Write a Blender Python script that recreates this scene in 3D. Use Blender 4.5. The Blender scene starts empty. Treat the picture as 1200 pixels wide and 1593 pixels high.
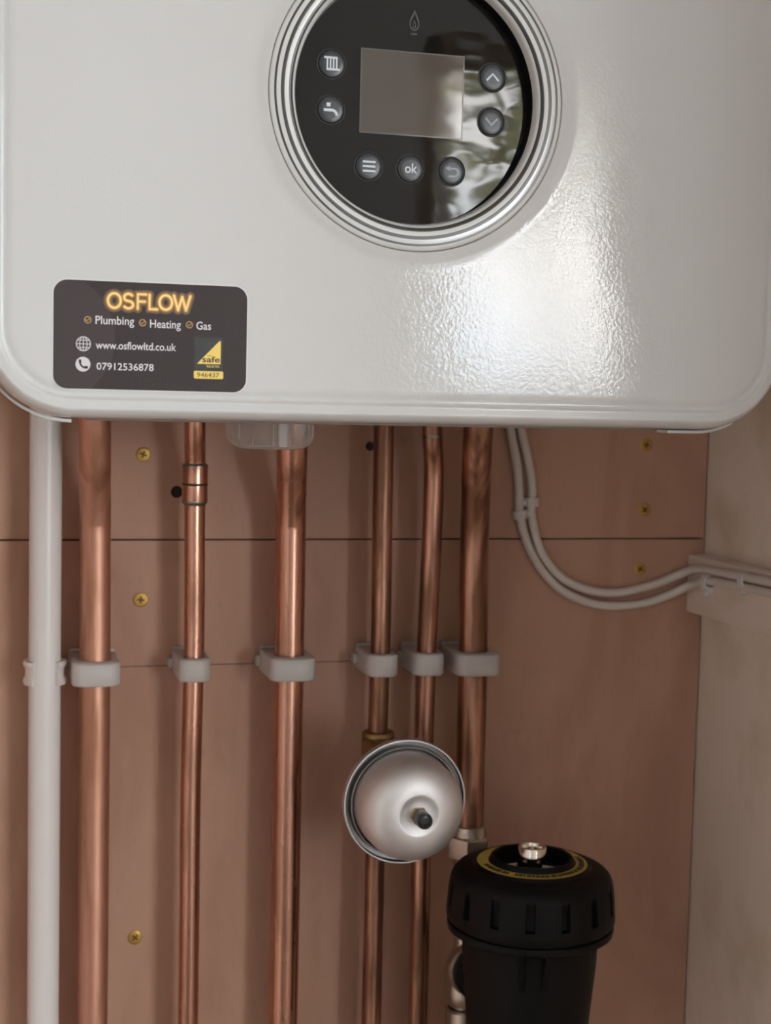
import bpy, bmesh, math, random
from mathutils import Vector, Matrix
random.seed(7)
PI = math.pi
SC = bpy.context.scene
COL = SC.collection
Z0 = 1.30                       # camera height; all heights below are millimetres relative to it

# ------------------------------------------------------------------ camera
def cam_basis(yaw, pitch, roll):
    cy, sy, cp, sp = math.cos(yaw), math.sin(yaw), math.cos(pitch), math.sin(pitch)
    fw = Vector((sy*cp, cy*cp, -sp)); r = Vector((cy, -sy, 0)); u = r.cross(fw)
    c, s = math.cos(roll), math.sin(roll)
    return c*r + s*u, -s*r + c*u, fw
r_, u_, f_ = cam_basis(math.radians(15.128), math.radians(4.573), math.radians(1.387))
cd = bpy.data.cameras.new('camera'); cam = bpy.data.objects.new('camera', cd); COL.objects.link(cam)
# u_ here is "up" of the picture
cam.matrix_world = Matrix(((r_.x, u_.x, -f_.x, -.213), (r_.y, u_.y, -f_.y, -1.105), (r_.z, u_.z, -f_.z, Z0), (0, 0, 0, 1)))
cd.sensor_fit = 'VERTICAL'; cd.sensor_height = 36.0; cd.sensor_width = 27.1
cd.lens = 2316.3/1593*36
cd.clip_start = .01
cd.dof.use_dof = True; cd.dof.focus_distance = .84; cd.dof.aperture_fstop = 12.5
SC.camera = cam

# ------------------------------------------------------------------ sky, daylight, exposure
SC.view_settings.view_transform = 'Standard'; SC.view_settings.look = 'None'
SC.view_settings.gamma = 1.0; SC.view_settings.use_curve_mapping = False
SC.view_settings.exposure = 0.24
w = bpy.data.worlds.new('sky'); SC.world = w; w.use_nodes = True
nt = w.node_tree; nt.nodes.clear()
wo = nt.nodes.new('ShaderNodeOutputWorld'); bg = nt.nodes.new('ShaderNodeBackground')
tc = nt.nodes.new('ShaderNodeTexCoord'); nz = nt.nodes.new('ShaderNodeTexNoise'); cr = nt.nodes.new('ShaderNodeValToRGB')
nz.inputs['Scale'].default_value = 3.0; nz.inputs['Detail'].default_value = 4
cr.color_ramp.elements[0].position = .46; cr.color_ramp.elements[0].color = (.67, .80, .985, 1)
cr.color_ramp.elements[1].position = .68; cr.color_ramp.elements[1].color = (1, .985, .955, 1)
nt.links.new(tc.outputs['Generated'], nz.inputs['Vector']); nt.links.new(nz.outputs['Fac'], cr.inputs['Fac'])
nt.links.new(cr.outputs['Color'], bg.inputs['Color']); nt.links.new(bg.outputs['Background'], wo.inputs['Surface'])
bg.inputs['Strength'].default_value = 22.0
# window opening in the rear wall: X, Z range (metres)
WX0, WX1, WZ0, WZ1 = .94, 2.95, .30, 2.27
REAR = -3.60
EY0, EY1, EZ0, EZ1 = -3.40, -2.00, .10, 2.30     # unseen second window, added for fill light, in the right-hand wall of the room
EAST = 3.30
def portal(loc, rot, sx, sy):
    pl = bpy.data.lights.new('window_portal', 'AREA'); pl.shape = 'RECTANGLE'; pl.size = sx; pl.size_y = sy
    pl.cycles.is_portal = True
    po = bpy.data.objects.new('window_portal', pl); COL.objects.link(po); po.location = loc; po.rotation_euler = rot
portal(((WX0+WX1)/2, REAR-.13, (WZ0+WZ1)/2), (PI/2, 0, 0), WX1-WX0, WZ1-WZ0)
portal((EAST+.13, (EY0+EY1)/2, (EZ0+EZ1)/2), (0, PI/2, 0), EZ1-EZ0, EY1-EY0)

# ------------------------------------------------------------------ materials
def mat(name, col, rough=.5, metal=0, spec=.5, var=None, vscale=(30, 30, 30), vmix=(.35, .7), vdetail=4,
        bump=0, bscale=200, bdist=.001, bvec=(1, 1, 1), coat=0, trans=0, ior=None, rvar=None):
    m = bpy.data.materials.new(name); m.use_nodes = True
    N, L = m.node_tree.nodes, m.node_tree.links
    b = N['Principled BSDF']
    b.inputs['Base Color'].default_value = (*col, 1); b.inputs['Roughness'].default_value = rough
    b.inputs['Metallic'].default_value = metal; b.inputs['Specular IOR Level'].default_value = spec
    b.inputs['Coat Weight'].default_value = coat; b.inputs['Transmission Weight'].default_value = trans
    if ior: b.inputs['IOR'].default_value = ior
    geo = N.new('ShaderNodeNewGeometry')
    def noise(scale, vec, detail):
        mp = N.new('ShaderNodeMapping'); mp.inputs['Scale'].default_value = vec
        n = N.new('ShaderNodeTexNoise'); n.inputs['Scale'].default_value = scale; n.inputs['Detail'].default_value = detail
        L.new(geo.outputs['Position'], mp.inputs['Vector']); L.new(mp.outputs['Vector'], n.inputs['Vector'])
        return n
    if var or rvar:
        n = noise(1, vscale, vdetail)
        mr = N.new('ShaderNodeMapRange'); mr.inputs['From Min'].default_value = vmix[0]; mr.inputs['From Max'].default_value = vmix[1]
        L.new(n.outputs['Fac'], mr.inputs['Value'])
        if var:
            mx = N.new('ShaderNodeMix'); mx.data_type = 'RGBA'
            mx.inputs[6].default_value = (*col, 1); mx.inputs[7].default_value = (*var, 1)
            L.new(mr.outputs['Result'], mx.inputs[0]); L.new(mx.outputs[2], b.inputs['Base Color'])
        if rvar:
            m2 = N.new('ShaderNodeMapRange'); m2.inputs['To Min'].default_value = rough; m2.inputs['To Max'].default_value = rvar
            L.new(mr.outputs['Result'], m2.inputs['Value']); L.new(m2.outputs['Result'], b.inputs['Roughness'])
    if bump:
        n = noise(bscale, bvec, 2)
        bp = N.new('ShaderNodeBump'); bp.inputs['Strength'].default_value = bump; bp.inputs['Distance'].default_value = bdist
        L.new(n.outputs['Fac'], bp.inputs['Height']); L.new(bp.outputs['Normal'], b.inputs['Normal'])
    return m

def plywood():
    m = mat('plywood', (.43, .235, .165), .55, spec=.25)
    N, L = m.node_tree.nodes, m.node_tree.links; b = N['Principled BSDF']
    geo = N.new('ShaderNodeNewGeometry')
    def noise(vec, detail, dist=0):
        mp = N.new('ShaderNodeMapping'); mp.inputs['Scale'].default_value = vec
        n = N.new('ShaderNodeTexNoise'); n.inputs['Scale'].default_value = 1; n.inputs['Detail'].default_value = detail; n.inputs['Distortion'].default_value = dist
        L.new(geo.outputs['Position'], mp.inputs['Vector']); L.new(mp.outputs['Vector'], n.inputs['Vector']); return n.outputs['Fac']
    def mix(a, bcol, fac, lo, hi, amt):
        mr = N.new('ShaderNodeMapRange'); mr.inputs['From Min'].default_value = lo; mr.inputs['From Max'].default_value = hi; mr.inputs['To Max'].default_value = amt
        L.new(fac, mr.inputs['Value'])
        mx = N.new('ShaderNodeMix'); mx.data_type = 'RGBA'; L.new(mr.outputs['Result'], mx.inputs[0])
        if isinstance(a, tuple): mx.inputs[6].default_value = (*a, 1)
        else: L.new(a, mx.inputs[6])
        mx.inputs[7].default_value = (*bcol, 1); return mx.outputs[2]
    c = mix((.53, .315, .225), (.455, .255, .178), noise((10, 10, 3.2), 3, 1.2), .42, .62, 1)
    c = mix(c, (.56, .34, .245), noise((60, 60, 14), 5, .6), .5, .8, .6)
    c = mix(c, (.30, .16, .11), noise((26, 26, 17), 3, .4), .70, .80, .55)
    c = mix(c, (.36, .20, .14), noise((420, 420, 60), 2), .62, .78, .45)
    L.new(c, b.inputs['Base Color'])
    return m

M = {}
M['enamel'] = mat('white_enamel', (.60, .592, .57), .035, spec=.30, bump=.095, bscale=540, bdist=.0007)
M['enamel_rim'] = mat('white_enamel_smooth', (.60, .592, .57), .13, spec=.5)
M['chassis'] = mat('grey_chassis', (.55, .53, .5), .4)
M['lip'] = mat('brown_grey_lip', (.22, .18, .16), .5)
M['stripe'] = mat('stripe_print', (.035, .033, .03), .3)
M['bezel'] = mat('bezel_plastic', (.66, .655, .63), .16, spec=.5)
M['glass'] = mat('black_glass', (.010, .0095, .008), .03, spec=.32, bump=.20, bscale=17, bdist=.0012, bvec=(1, 1, 2))
M['black_wall'] = mat('black_gloss_edge', (.004, .004, .004), .3, spec=.3)
M['screen'] = mat('screen_film', (.095, .080, .066), .05, spec=.5, bump=.16, bscale=22, bdist=.0009, bvec=(1, 1, 2))
M['screen_edge'] = mat('screen_edge', (.12, .11, .10), .15, spec=.6)
M['button'] = mat('button_plastic', (.038, .040, .044), .3, spec=.4)
M['button_gap'] = mat('button_gap', (.003, .003, .003), .5, spec=.2)
M['button_lip'] = mat('button_lip', (.05, .05, .05), .12, spec=.7)
M['icon'] = mat('icon_print', (.62, .66, .70), .5)
M['icon_dim'] = mat('icon_print_grey', (.36, .38, .40), .5)
M['logo'] = mat('embossed_gloss', (.016, .015, .014), .16, spec=.75)
M['sticker'] = mat('sticker_brown', (.038, .028, .027), .5, spec=.22, var=(.044, .033, .032), vscale=(1500, 1500, 1500), vmix=(.3, .7))
M['sticker2'] = mat('sticker_disc', (.058, .045, .044), .5, spec=.22)
M['print_white'] = mat('print_white', (.70, .67, .66), .5)
M['print_grey'] = mat('print_grey', (.62, .585, .58), .5)
M['neon_core'] = mat('print_cream', (.95, .66, .25), .5)
M['neon_mid'] = mat('print_orange', (.62, .30, .035), .5)
M['neon_out'] = mat('print_dark_orange', (.24, .115, .025), .5)
M['neon_far'] = mat('print_brown', (.105, .065, .035), .5)
M['print_gold'] = mat('print_gold', (.46, .27, .08), .5)
M['print_black'] = mat('print_black', (.010, .010, .008), .45)
M['print_yellow'] = mat('print_yellow', (.80, .57, .10), .45)
M['print_dot'] = mat('print_dot', (.12, .10, .095), .5)
M['ply'] = plywood()
M['pencil'] = mat('pencil', (.16, .085, .06), .6)
M['gap'] = mat('dark_gap', (.03, .018, .012), .8)
M['paint_right'] = mat('cream_wall_paint', (.88, .755, .65), .55, spec=.25, var=(.68, .55, .42), vscale=(14, 14, 11), vmix=(.5, .76), bump=.12, bscale=60)
M['batten'] = mat('cream_batten_paint', (.86, .74, .64), .5, spec=.3, var=(.76, .63, .52), vscale=(18, 18, 60), vmix=(.45, .8))
def copper(name, patina, dark=.5, rough=.32):
    return mat(name, (.58, .315, .225), rough, 1, var=(.36*dark*2, .185*dark*2, .115*dark*2), vscale=(110, 110, 12), vmix=(patina, patina+.25), vdetail=5, rvar=rough+.14)
M['cu_a'] = copper('copper_dull', .40, .60, .50)
M['cu_b'] = copper('copper_bright', .50, .40, .26)
M['cu_c'] = copper('copper_tarnished', .33, .30, .28)
M['solder'] = mat('solder', (.42, .38, .33), .35, 1, var=(.10, .09, .08), vscale=(220, 220, 220))
M['white_pvc'] = mat('white_pipe_plastic', (.70, .665, .64), .32, spec=.45)
M['nylon'] = mat('white_nylon', (.52, .485, .46), .42, spec=.4)
M['nylon'].node_tree.nodes['Principled BSDF'].inputs['Subsurface Weight'].default_value = .25
M['nylon'].node_tree.nodes['Principled BSDF'].inputs['Subsurface Radius'].default_value = (.004, .004, .004)
M['clip_white'] = mat('clip_white', (.68, .63, .585), .4)
M['cable'] = mat('cable_sheath', (.70, .635, .58), .42)
M['screw'] = mat('brass_plated', (.50, .30, .075), .42, .6)
M['screw_dark'] = mat('screw_recess', (.12, .065, .012), .5, .5)
M['steel'] = mat('brushed_steel', (.60, .585, .575), .30, 1, bump=.05, bscale=300, rvar=.36, vscale=(40, 40, 40))
M['steel_dome'] = mat('satin_steel', (.76, .745, .74), .46, .82, bump=.04, bscale=300)
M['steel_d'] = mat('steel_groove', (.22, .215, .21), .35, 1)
M['brass'] = mat('brass', (.42, .28, .12), .32, 1)
M['brass_d'] = mat('brass_dull', (.30, .19, .085), .42, 1)
M['rubber'] = mat('black_valve_cap', (.012, .012, .013), .28, spec=.5)
M['nickel'] = mat('nickel', (.62, .55, .46), .30, 1, rvar=.4, vscale=(60, 60, 60))
M['chrome'] = mat('chrome', (.85, .80, .72), .12, 1)
M['filter'] = mat('black_filter_plastic', (.0045, .0043, .0045), .5, spec=.16, bump=.05, bscale=900, bdist=.0005)
M['filter_ring'] = mat('yellow_ring', (.62, .47, .09), .5)
M['grey_wedge'] = mat('grey_wedge', (.42, .36, .31), .4)
M['room'] = mat('room_paint', (.82, .80, .76), .7)
M['left_paint'] = mat('cream_side_paint', (.66, .54, .46), .6)
M['room_rear'] = mat('rear_wall_paint', (.66, .60, .535), .7)
M['oak'] = mat('oak_floor', (.20, .14, .095), .45, var=(.16, .11, .07), vscale=(3, 40, 3))
M['frame'] = mat('window_frame_oak', (.26, .14, .06), .4)
M['foliage'] = mat('foliage', (.20, .20, .07), .6, var=(.34, .27, .11), vscale=(4, 4, 4))
M['lawn'] = mat('garden_paving', (.24, .23, .20), .8)
M['bark'] = mat('bark', (.10, .07, .05), .8)
M['fence'] = mat('fence_boards', (.30, .22, .15), .7)
def pane_mat():
    m = bpy.data.materials.new('window_glass'); m.use_nodes = True
    N, L = m.node_tree.nodes, m.node_tree.links; N.remove(N['Principled BSDF'])
    t = N.new('ShaderNodeBsdfTransparent'); g = N.new('ShaderNodeBsdfGlossy'); g.inputs['Roughness'].default_value = .02
    fr = N.new('ShaderNodeFresnel'); fr.inputs['IOR'].default_value = 1.45; mx = N.new('ShaderNodeMixShader')
    L.new(fr.outputs[0], mx.inputs[0]); L.new(t.outputs[0], mx.inputs[1]); L.new(g.outputs[0], mx.inputs[2]); L.new(mx.outputs[0], N['Material Output'].inputs['Surface'])
    return m
M['pane'] = pane_mat()
def cup_mat():
    m = mat('cloudy_clear_plastic', (.60, .56, .53), .16, spec=.55)
    N, L = m.node_tree.nodes, m.node_tree.links; b = N['Principled BSDF']
    t = N.new('ShaderNodeBsdfTransparent'); t.inputs[0].default_value = (.93, .91, .89, 1)
    lw = N.new('ShaderNodeLayerWeight'); lw.inputs['Blend'].default_value = .3
    mr = N.new('ShaderNodeMapRange'); mr.inputs['To Min'].default_value = .22; mr.inputs['To Max'].default_value = .75
    mx = N.new('ShaderNodeMixShader'); L.new(lw.outputs['Facing'], mr.inputs['Value']); L.new(mr.outputs['Result'], mx.inputs[0])
    L.new(t.outputs[0], mx.inputs[1]); L.new(b.outputs[0], mx.inputs[2]); L.new(mx.outputs[0], N['Material Output'].inputs['Surface'])
    return m
M['cup'] = cup_mat()

# ------------------------------------------------------------------ mesh helpers (millimetres, Z relative to Z0)
ORG = {}
class MB:
    def __init__(s): s.v = []; s.f = []
    def add(s, vs, fs):
        o = len(s.v); s.v += [tuple(p) for p in vs]; s.f += [tuple(i+o for i in f) for f in fs]; return s
    def box(s, x0, x1, y0, y1, z0, z1):
        return s.add([(x, y, z) for z in (z0, z1) for y in (y0, y1) for x in (x0, x1)],
                     [(0, 2, 3, 1), (4, 5, 7, 6), (0, 1, 5, 4), (2, 6, 7, 3), (0, 4, 6, 2), (1, 3, 7, 5)])
    def grid(s, rows, closed_u=True, closed_v=False):
        n = len(rows[0]); vs = [p for r in rows for p in r]; fs = []
        R = len(rows)
        for i in range(R if closed_v else R-1):
            for j in range(n if closed_u else n-1):
                a = i*n+j; b = i*n+(j+1) % n; c = ((i+1) % R)*n+(j+1) % n; d = ((i+1) % R)*n+j
                fs.append((a, b, c, d))
        return s.add(vs, fs)
    def lathe(s, prof, c, axis='Z', n=48, cap0=False, cap1=False, a0=0, a1=2*PI):
        """prof: (radius, position along axis)"""
        full = abs(a1-a0-2*PI) < 1e-6; rows = []
        for r, t in prof:
            row = []
            for k in range(n if full else n+1):
                a = a0+(a1-a0)*k/n; ca, sa = r*math.cos(a), r*math.sin(a)
                if axis == 'Z': row.append((c[0]+ca, c[1]+sa, t))
                elif axis == 'Y': row.append((c[0]+ca, t, c[1]+sa))
                else: row.append((t, c[0]+ca, c[1]+sa))
            rows.append(row)
        o = len(s.v); s.grid(rows, closed_u=full)
        m = len(rows[0])
        if cap0: s.f.append(tuple(range(o+m-1, o-1, -1)))
        if cap1: s.f.append(tuple(range(o+m*(len(rows)-1), o+m*len(rows))))
        return s
    def tube(s, pts, rad, n=20, caps=True):
        pts = [Vector(p) for p in pts]; rows = []; up = None
        for i, p in enumerate(pts):
            t = (pts[min(i+1, len(pts)-1)]-pts[max(i-1, 0)]).normalized()
            if up is None:
                up = Vector((0, 1, 0)) if abs(t.y) < .9 else Vector((1, 0, 0))
            u = (up-up.dot(t)*t).normalized(); up = u; v = t.cross(u)
            r = rad[i] if isinstance(rad, (list, tuple)) else rad
            rows.append([p+r*(math.cos(2*PI*k/n)*u+math.sin(2*PI*k/n)*v) for k in range(n)])
        o = len(s.v); s.grid(rows)
        if caps: s.f.append(tuple(range(o+n-1, o-1, -1))); s.f.append(tuple(range(o+n*(len(rows)-1), o+n*len(rows))))
        return s
    def poly(s, pts, y):                                    # flat shape facing -Y
        return s.add([(x, y, z) for x, z in pts], [tuple(range(len(pts)))])
    def prism(s, pts, y0, y1):                              # outline in XZ, from y0 (front) to y1 (rear)
        n = len(pts)
        return s.add([(x, y0, z) for x, z in pts]+[(x, y1, z) for x, z in pts],
                     [tuple(range(n)), tuple(range(2*n-1, n-1, -1))]+[(i, i+n, (i+1) % n+n, (i+1) % n) for i in range(n)])
    def annulus(s, c, r0, r1, y, n=64, a0=0, a1=2*PI):
        return s.lathe([(r1, y), (r0, y)], c, 'Y', n, a0=a0, a1=a1)
    def disc(s, c, r, y, n=32):
        return s.poly([(c[0]+r*math.cos(2*PI*k/n), c[1]+r*math.sin(2*PI*k/n)) for k in range(n)], y)
    def stroke(s, pts, w, y, cap=True):
        """mitred ribbon without overlaps; round ends"""
        s.ns = getattr(s, 'ns', 0)+1; y = y-.004*(s.ns % 8)
        P = [p for i, p in enumerate(pts) if i == 0 or math.hypot(p[0]-pts[i-1][0], p[1]-pts[i-1][1]) > 1e-4]
        closed = math.hypot(P[0][0]-P[-1][0], P[0][1]-P[-1][1]) < 1e-3
        if closed: P = P[:-1]
        n = len(P); A, B = [], []
        for i in range(n):
            d = []
            for j0, j1 in ((i-1, i), (i, i+1)):
                if closed or (0 <= j0 and j1 < n):
                    a, b = P[j0 % n], P[j1 % n]; l = math.hypot(b[0]-a[0], b[1]-a[1]); d.append(((b[0]-a[0])/l, (b[1]-a[1])/l))
            if len(d) == 1: d = d*2
            nx, nz = -(d[0][1]+d[1][1]), d[0][0]+d[1][0]; l = math.hypot(nx, nz) or 1; nx, nz = nx/l, nz/l
            k = w/2/max(.88, -d[0][1]*nx+d[0][0]*nz)
            A.append((P[i][0]+nx*k, P[i][1]+nz*k)); B.append((P[i][0]-nx*k, P[i][1]-nz*k))
        for i in range(n if closed else n-1):
            j = (i+1) % n; s.poly([A[i], A[j], B[j], B[i]], y)
        if cap and not closed:
            for e, q in ((0, 1), (-1, -2)):
                t = math.atan2(P[e][1]-P[q][1], P[e][0]-P[q][0])
                s.poly([(P[e][0]+w/2*math.cos(t-PI/2+PI*k/8), P[e][1]+w/2*math.sin(t-PI/2+PI*k/8)) for k in range(9)], y)
        return s

def tag(o, label=None, cat=None, group=None, kind=None):
    if label: o['label'] = label
    if cat: o['category'] = cat
    if group: o['group'] = group
    if kind: o['kind'] = kind
    return o
def empty(name, loc, label, cat, group=None):
    o = bpy.data.objects.new(name, None); COL.objects.link(o); o.empty_display_size = .02
    o.location = (loc[0]/1000, loc[1]/1000, Z0+loc[2]/1000); ORG[o.name] = Vector(o.location)
    return tag(o, label, cat, group)
def build(mb, name, m, parent=None, smooth=True, angle=40, fix=True, bevel=0, label=None, org=None):
    me = bpy.data.meshes.new(name)
    base = ORG[parent.name] if parent else (Vector((org[0]/1000, org[1]/1000, Z0+org[2]/1000)) if org else Vector((0, 0, 0)))
    vs = [(x/1000-base.x, y/1000-base.y, Z0+z/1000-base.z) for x, y, z in mb.v]
    me.from_pydata(vs, [], mb.f); me.update()
    bm = bmesh.new(); bm.from_mesh(me)
    bmesh.ops.remove_doubles(bm, verts=bm.verts, dist=1e-7)
    if bevel:
        ed = [e for e in bm.edges if len(e.link_faces) == 2 and e.calc_face_angle(0) > .6]
        bmesh.ops.bevel(bm, geom=ed, offset=bevel/1000, segments=3, affect='EDGES', profile=.5)
    if fix: bmesh.ops.recalc_face_normals(bm, faces=bm.faces)
    for f in bm.faces: f.smooth = smooth
    if smooth:
        for e in bm.edges:
            if len(e.link_faces) == 2 and e.calc_face_angle(0) > math.radians(angle): e.smooth = False
    bm.to_mesh(me); bm.free()
    me.materials.append(M[m]); o = bpy.data.objects.new(name, me); COL.objects.link(o)
    if parent: o.parent = parent
    else: o.location = base
    ORG[o.name] = base.copy()
    if label: o['label'] = label
    return o
def flat(mb, name, m, parent, label=None):
    """flat print facing -Y"""
    me = bpy.data.meshes.new(name); base = ORG[parent.name]
    me.from_pydata([(x/1000-base.x, y/1000-base.y, Z0+z/1000-base.z) for x, y, z in mb.v], [], mb.f); me.update()
    me.materials.append(M[m]); o = bpy.data.objects.new(name, me); COL.objects.link(o); o.parent = parent; ORG[o.name] = base.copy()
    if label: o['label'] = label
    return o
def text_mb(s, x0, x1, zb, h, y, capref='H', mb=None, offset=0):
    """string fitted to [x0, x1], base line zb, capital height h"""
    def outline(t):
        cu = bpy.data.curves.new('t', 'FONT'); cu.body = t; cu.resolution_u = 3; cu.offset = offset
        o = bpy.data.objects.new('t', cu); COL.objects.link(o)
        dg = bpy.context.evaluated_depsgraph_get(); me = bpy.data.meshes.new_from_object(o.evaluated_get(dg))
        v = [tuple(p.co) for p in me.vertices]; f = [tuple(p.vertices) for p in me.polygons]
        bpy.data.objects.remove(o); bpy.data.curves.remove(cu); bpy.data.meshes.remove(me); return v, f
    hv, _ = outline(capref); H = max(p[1] for p in hv)
    v, f = outline(s); a = min(p[0] for p in v); b = max(p[0] for p in v)
    k = (x1-x0)/(b-a)
    mb = mb or MB()
    return mb.add([(x0+(p[0]-a)*k, y, zb+p[1]*h/H) for p in v], f)
def rrect(x0, x1, z0, z1, r, n=8):
    P = []
    for cx, cz, a in ((x1-r, z1-r, 0), (x0+r, z1-r, PI/2), (x0+r, z0+r, PI), (x1-r, z0+r, 1.5*PI)):
        P += [(cx+r*math.cos(a+PI/2*k/n), cz+r*math.sin(a+PI/2*k/n)) for k in range(n+1)]
    return P

# ------------------------------------------------------------------ the room (what lies behind the camera lights the picture)
XR, XL, FRONT = 358, -640, -930
def S(name, mb, m, parent=None, **k):
    o = build(mb, name, m, parent, **k)
    if parent is None: o['kind'] = 'structure'
    return o
BOT, TOP = -1300, 1100
wb = S('wall_back', MB().box(XL-40, XR+40, 19, 40, BOT, TOP), 'gap', smooth=False)
# two plywood boards with an open joint, pencil guide line along the clips
S('plywood_board', MB().box(XL, XR-1.5, 0, 18.5, -112.0, TOP), 'ply', wb, smooth=False)
S('plywood_board', MB().box(XL, XR-1.5, 0, 18.5, BOT, -113.3), 'ply', wb, smooth=False)
S('pencil_line', MB().box(-122, 92, -.15, .1, -207.7, -206.9), 'pencil', wb, smooth=False, label='thin pencil guide line')
S('knot_hole', MB().lathe([(4.5, -.2), (4.3, .05)], (-75.2, -77), 'Y', 20, cap0=True), 'gap', wb, label='dark hole beside the pipe')
S('knot_hole', MB().lathe([(3.6, -.2), (3.4, .05)], (72.2, -41), 'Y', 20, cap0=True), 'gap', wb, label='dark hole beside the pipe')
S('wall_right', MB().box(XR, XR+40, FRONT, 19, BOT, TOP), 'paint_right', smooth=False)
S('wall_left', MB().box(XL-40, XL, FRONT, 19, BOT, TOP), 'left_paint', smooth=False)
tr = S('trim_1', MB().box(343, XR, -900, 0, -172.5, -125.5), 'batten', smooth=False, bevel=1.2)
RX0, RX1 = -1900, EAST*1000
RY = REAR*1000
S('wall_front', MB().box(RX0-100, XL-40, FRONT-40, FRONT, BOT, TOP).box(XR+40, RX1+100, FRONT-40, FRONT, BOT, TOP), 'room', smooth=False)
S('wall_west', MB().box(RX0-100, RX0, RY, FRONT, BOT, TOP), 'room', smooth=False)
ey0, ey1, ez0, ez1 = EY0*1000, EY1*1000, (EZ0-Z0)*1000, (EZ1-Z0)*1000
S('wall_east', MB().box(RX1, RX1+100, RY, ey0, BOT, TOP).box(RX1, RX1+100, ey1, FRONT, BOT, TOP).box(RX1, RX1+100, ey0, ey1, BOT, ez0).box(RX1, RX1+100, ey0, ey1, ez1, TOP), 'room', smooth=False)
w2 = MB()
for a, b in ((ey0, ey0+55), (ey1-55, ey1), ((ey0+ey1)/2-40, (ey0+ey1)/2+40)): w2.box(RX1+20, RX1+80, a, b, ez0, ez1)
w2.box(RX1+20, RX1+80, ey0, ey1, ez0, ez0+60).box(RX1+20, RX1+80, ey0, ey1, ez1-60, ez1)
w2 = S('added_fill_window', w2, 'frame', smooth=False)  # unseen window, added to bring more fill daylight into the room
S('glass_pane', MB().box(RX1+48, RX1+52, ey0+50, (ey0+ey1)/2-35, ez0+50, ez1-50), 'pane', w2, smooth=False)
S('glass_pane', MB().box(RX1+48, RX1+52, (ey0+ey1)/2+35, ey1-50, ez0+50, ez1-50), 'pane', w2, smooth=False)
wx0, wx1, wz0, wz1 = WX0*1000, WX1*1000, (WZ0-Z0)*1000, (WZ1-Z0)*1000
S('wall_rear', MB().box(RX0-100, wx0, RY-120, RY, BOT, TOP).box(wx1, RX1+100, RY-120, RY, BOT, TOP).box(wx0, wx1, RY-120, RY, BOT, wz0).box(wx0, wx1, RY-120, RY, wz1, TOP), 'room_rear', smooth=False)
S('floor', MB().box(RX0-100, RX1+100, RY-120, 40, BOT-60, BOT), 'oak', smooth=False)
S('ceiling', MB().box(RX0-100, RX1+100, RY-120, 40, TOP, TOP+60), 'room', smooth=False)
win = MB()
for a, b in ((wx0, wx0+55), (wx1-55, wx1), ((wx0+wx1)/2-40, (wx0+wx1)/2+40)): win.box(a, b, RY-90, RY-30, wz0, wz1)
win.box(wx0, wx1, RY-90, RY-30, wz0, wz0+60).box(wx0, wx1, RY-90, RY-30, wz1-60, wz1)
wn = S('window_1', win, 'frame', smooth=False)
S('glass_pane', MB().box(wx0+50, (wx0+wx1)/2-35, RY-62, RY-58, wz0+50, wz1-50), 'pane', wn, smooth=False)
S('glass_pane', MB().box((wx0+wx1)/2+35, wx1-50, RY-62, RY-58, wz0+50, wz1-50), 'pane', wn, smooth=False)
# garden beyond the window, mirrored in the control panel
S('ground', MB().box(-12000, 20000, -30000, RY-120, BOT-200, BOT-150), 'lawn', smooth=False)
def tree(x, y, h, r, label, leaves=900):
    t = empty('garden_tree', (x, y, BOT-150), label, 'tree', None)
    build(MB().tube([(x, y, BOT-160), (x+40, y, BOT+h*.3), (x-30, y+30, BOT+h*.6), (x+30, y, BOT+h*.85)], [90, 75, 50, 25], 10), 'trunk', 'bark', t)
    m = MB(); rng = random.Random(int(x))
    for _ in range(leaves):
        a, b, q = rng.uniform(0, 2*PI), rng.uniform(-1, 1), rng.random()**.45
        s = math.sqrt(1-b*b); c = Vector((x+r*q*s*math.cos(a), y+r*q*s*math.sin(a), BOT+h*.68+h*.36*q*b))
        u = Vector((rng.gauss(0, 1), rng.gauss(0, 1), rng.gauss(0, 1))).normalized(); v = u.orthogonal().normalized()
        l = rng.uniform(90, 190)
        m.add([c-u*l, c+v*l*.5, c+u*l, c-v*l*.5], [(0, 1, 2, 3)])
    f = build(m, 'foliage', 'foliage', t, smooth=False, fix=False); f['kind'] = 'stuff'
tree(2900, -9800, 6600, 1000, 'slender olive green garden tree seen mirrored left in the black control panel', 230)
tree(4500, -11500, 7200, 1000, 'broad olive green garden tree seen mirrored right in the black control panel')

# ------------------------------------------------------------------ the boiler
boiler = empty('boiler', (-2, -180, -17), 'white wall hung gas boiler with round black control panel', 'boiler')
FY = -368.0
BX0, BX1, BZ0, BZ1, BR = -216.6, 212.4, -16.0, 700.0, 45.0
def outline(ins, sub=True):
    x0, x1, z0, z1, r = BX0+ins, BX1-ins, BZ0+ins, BZ1-ins, BR-ins
    P = []; n = 16
    cs = [((x1-r, z0+r), -PI/2), ((x1-r, z1-r), 0), ((x0+r, z1-r), PI/2), ((x0+r, z0+r), PI)]
    for i, ((cx, cz), a) in enumerate(cs):
        arc = [(cx+r*math.cos(a+PI/2*k/n), cz+r*math.sin(a+PI/2*k/n)) for k in range(n+1)]
        P += arc
        (nx, nz), na = cs[(i+1) % 4]; e = (nx+r*math.cos(na), nz+r*math.sin(na)); b = arc[-1]
        for k in range(1, 40): P.append((b[0]+(e[0]-b[0])*k/40, b[1]+(e[1]-b[1])*k/40))
    return P
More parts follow.
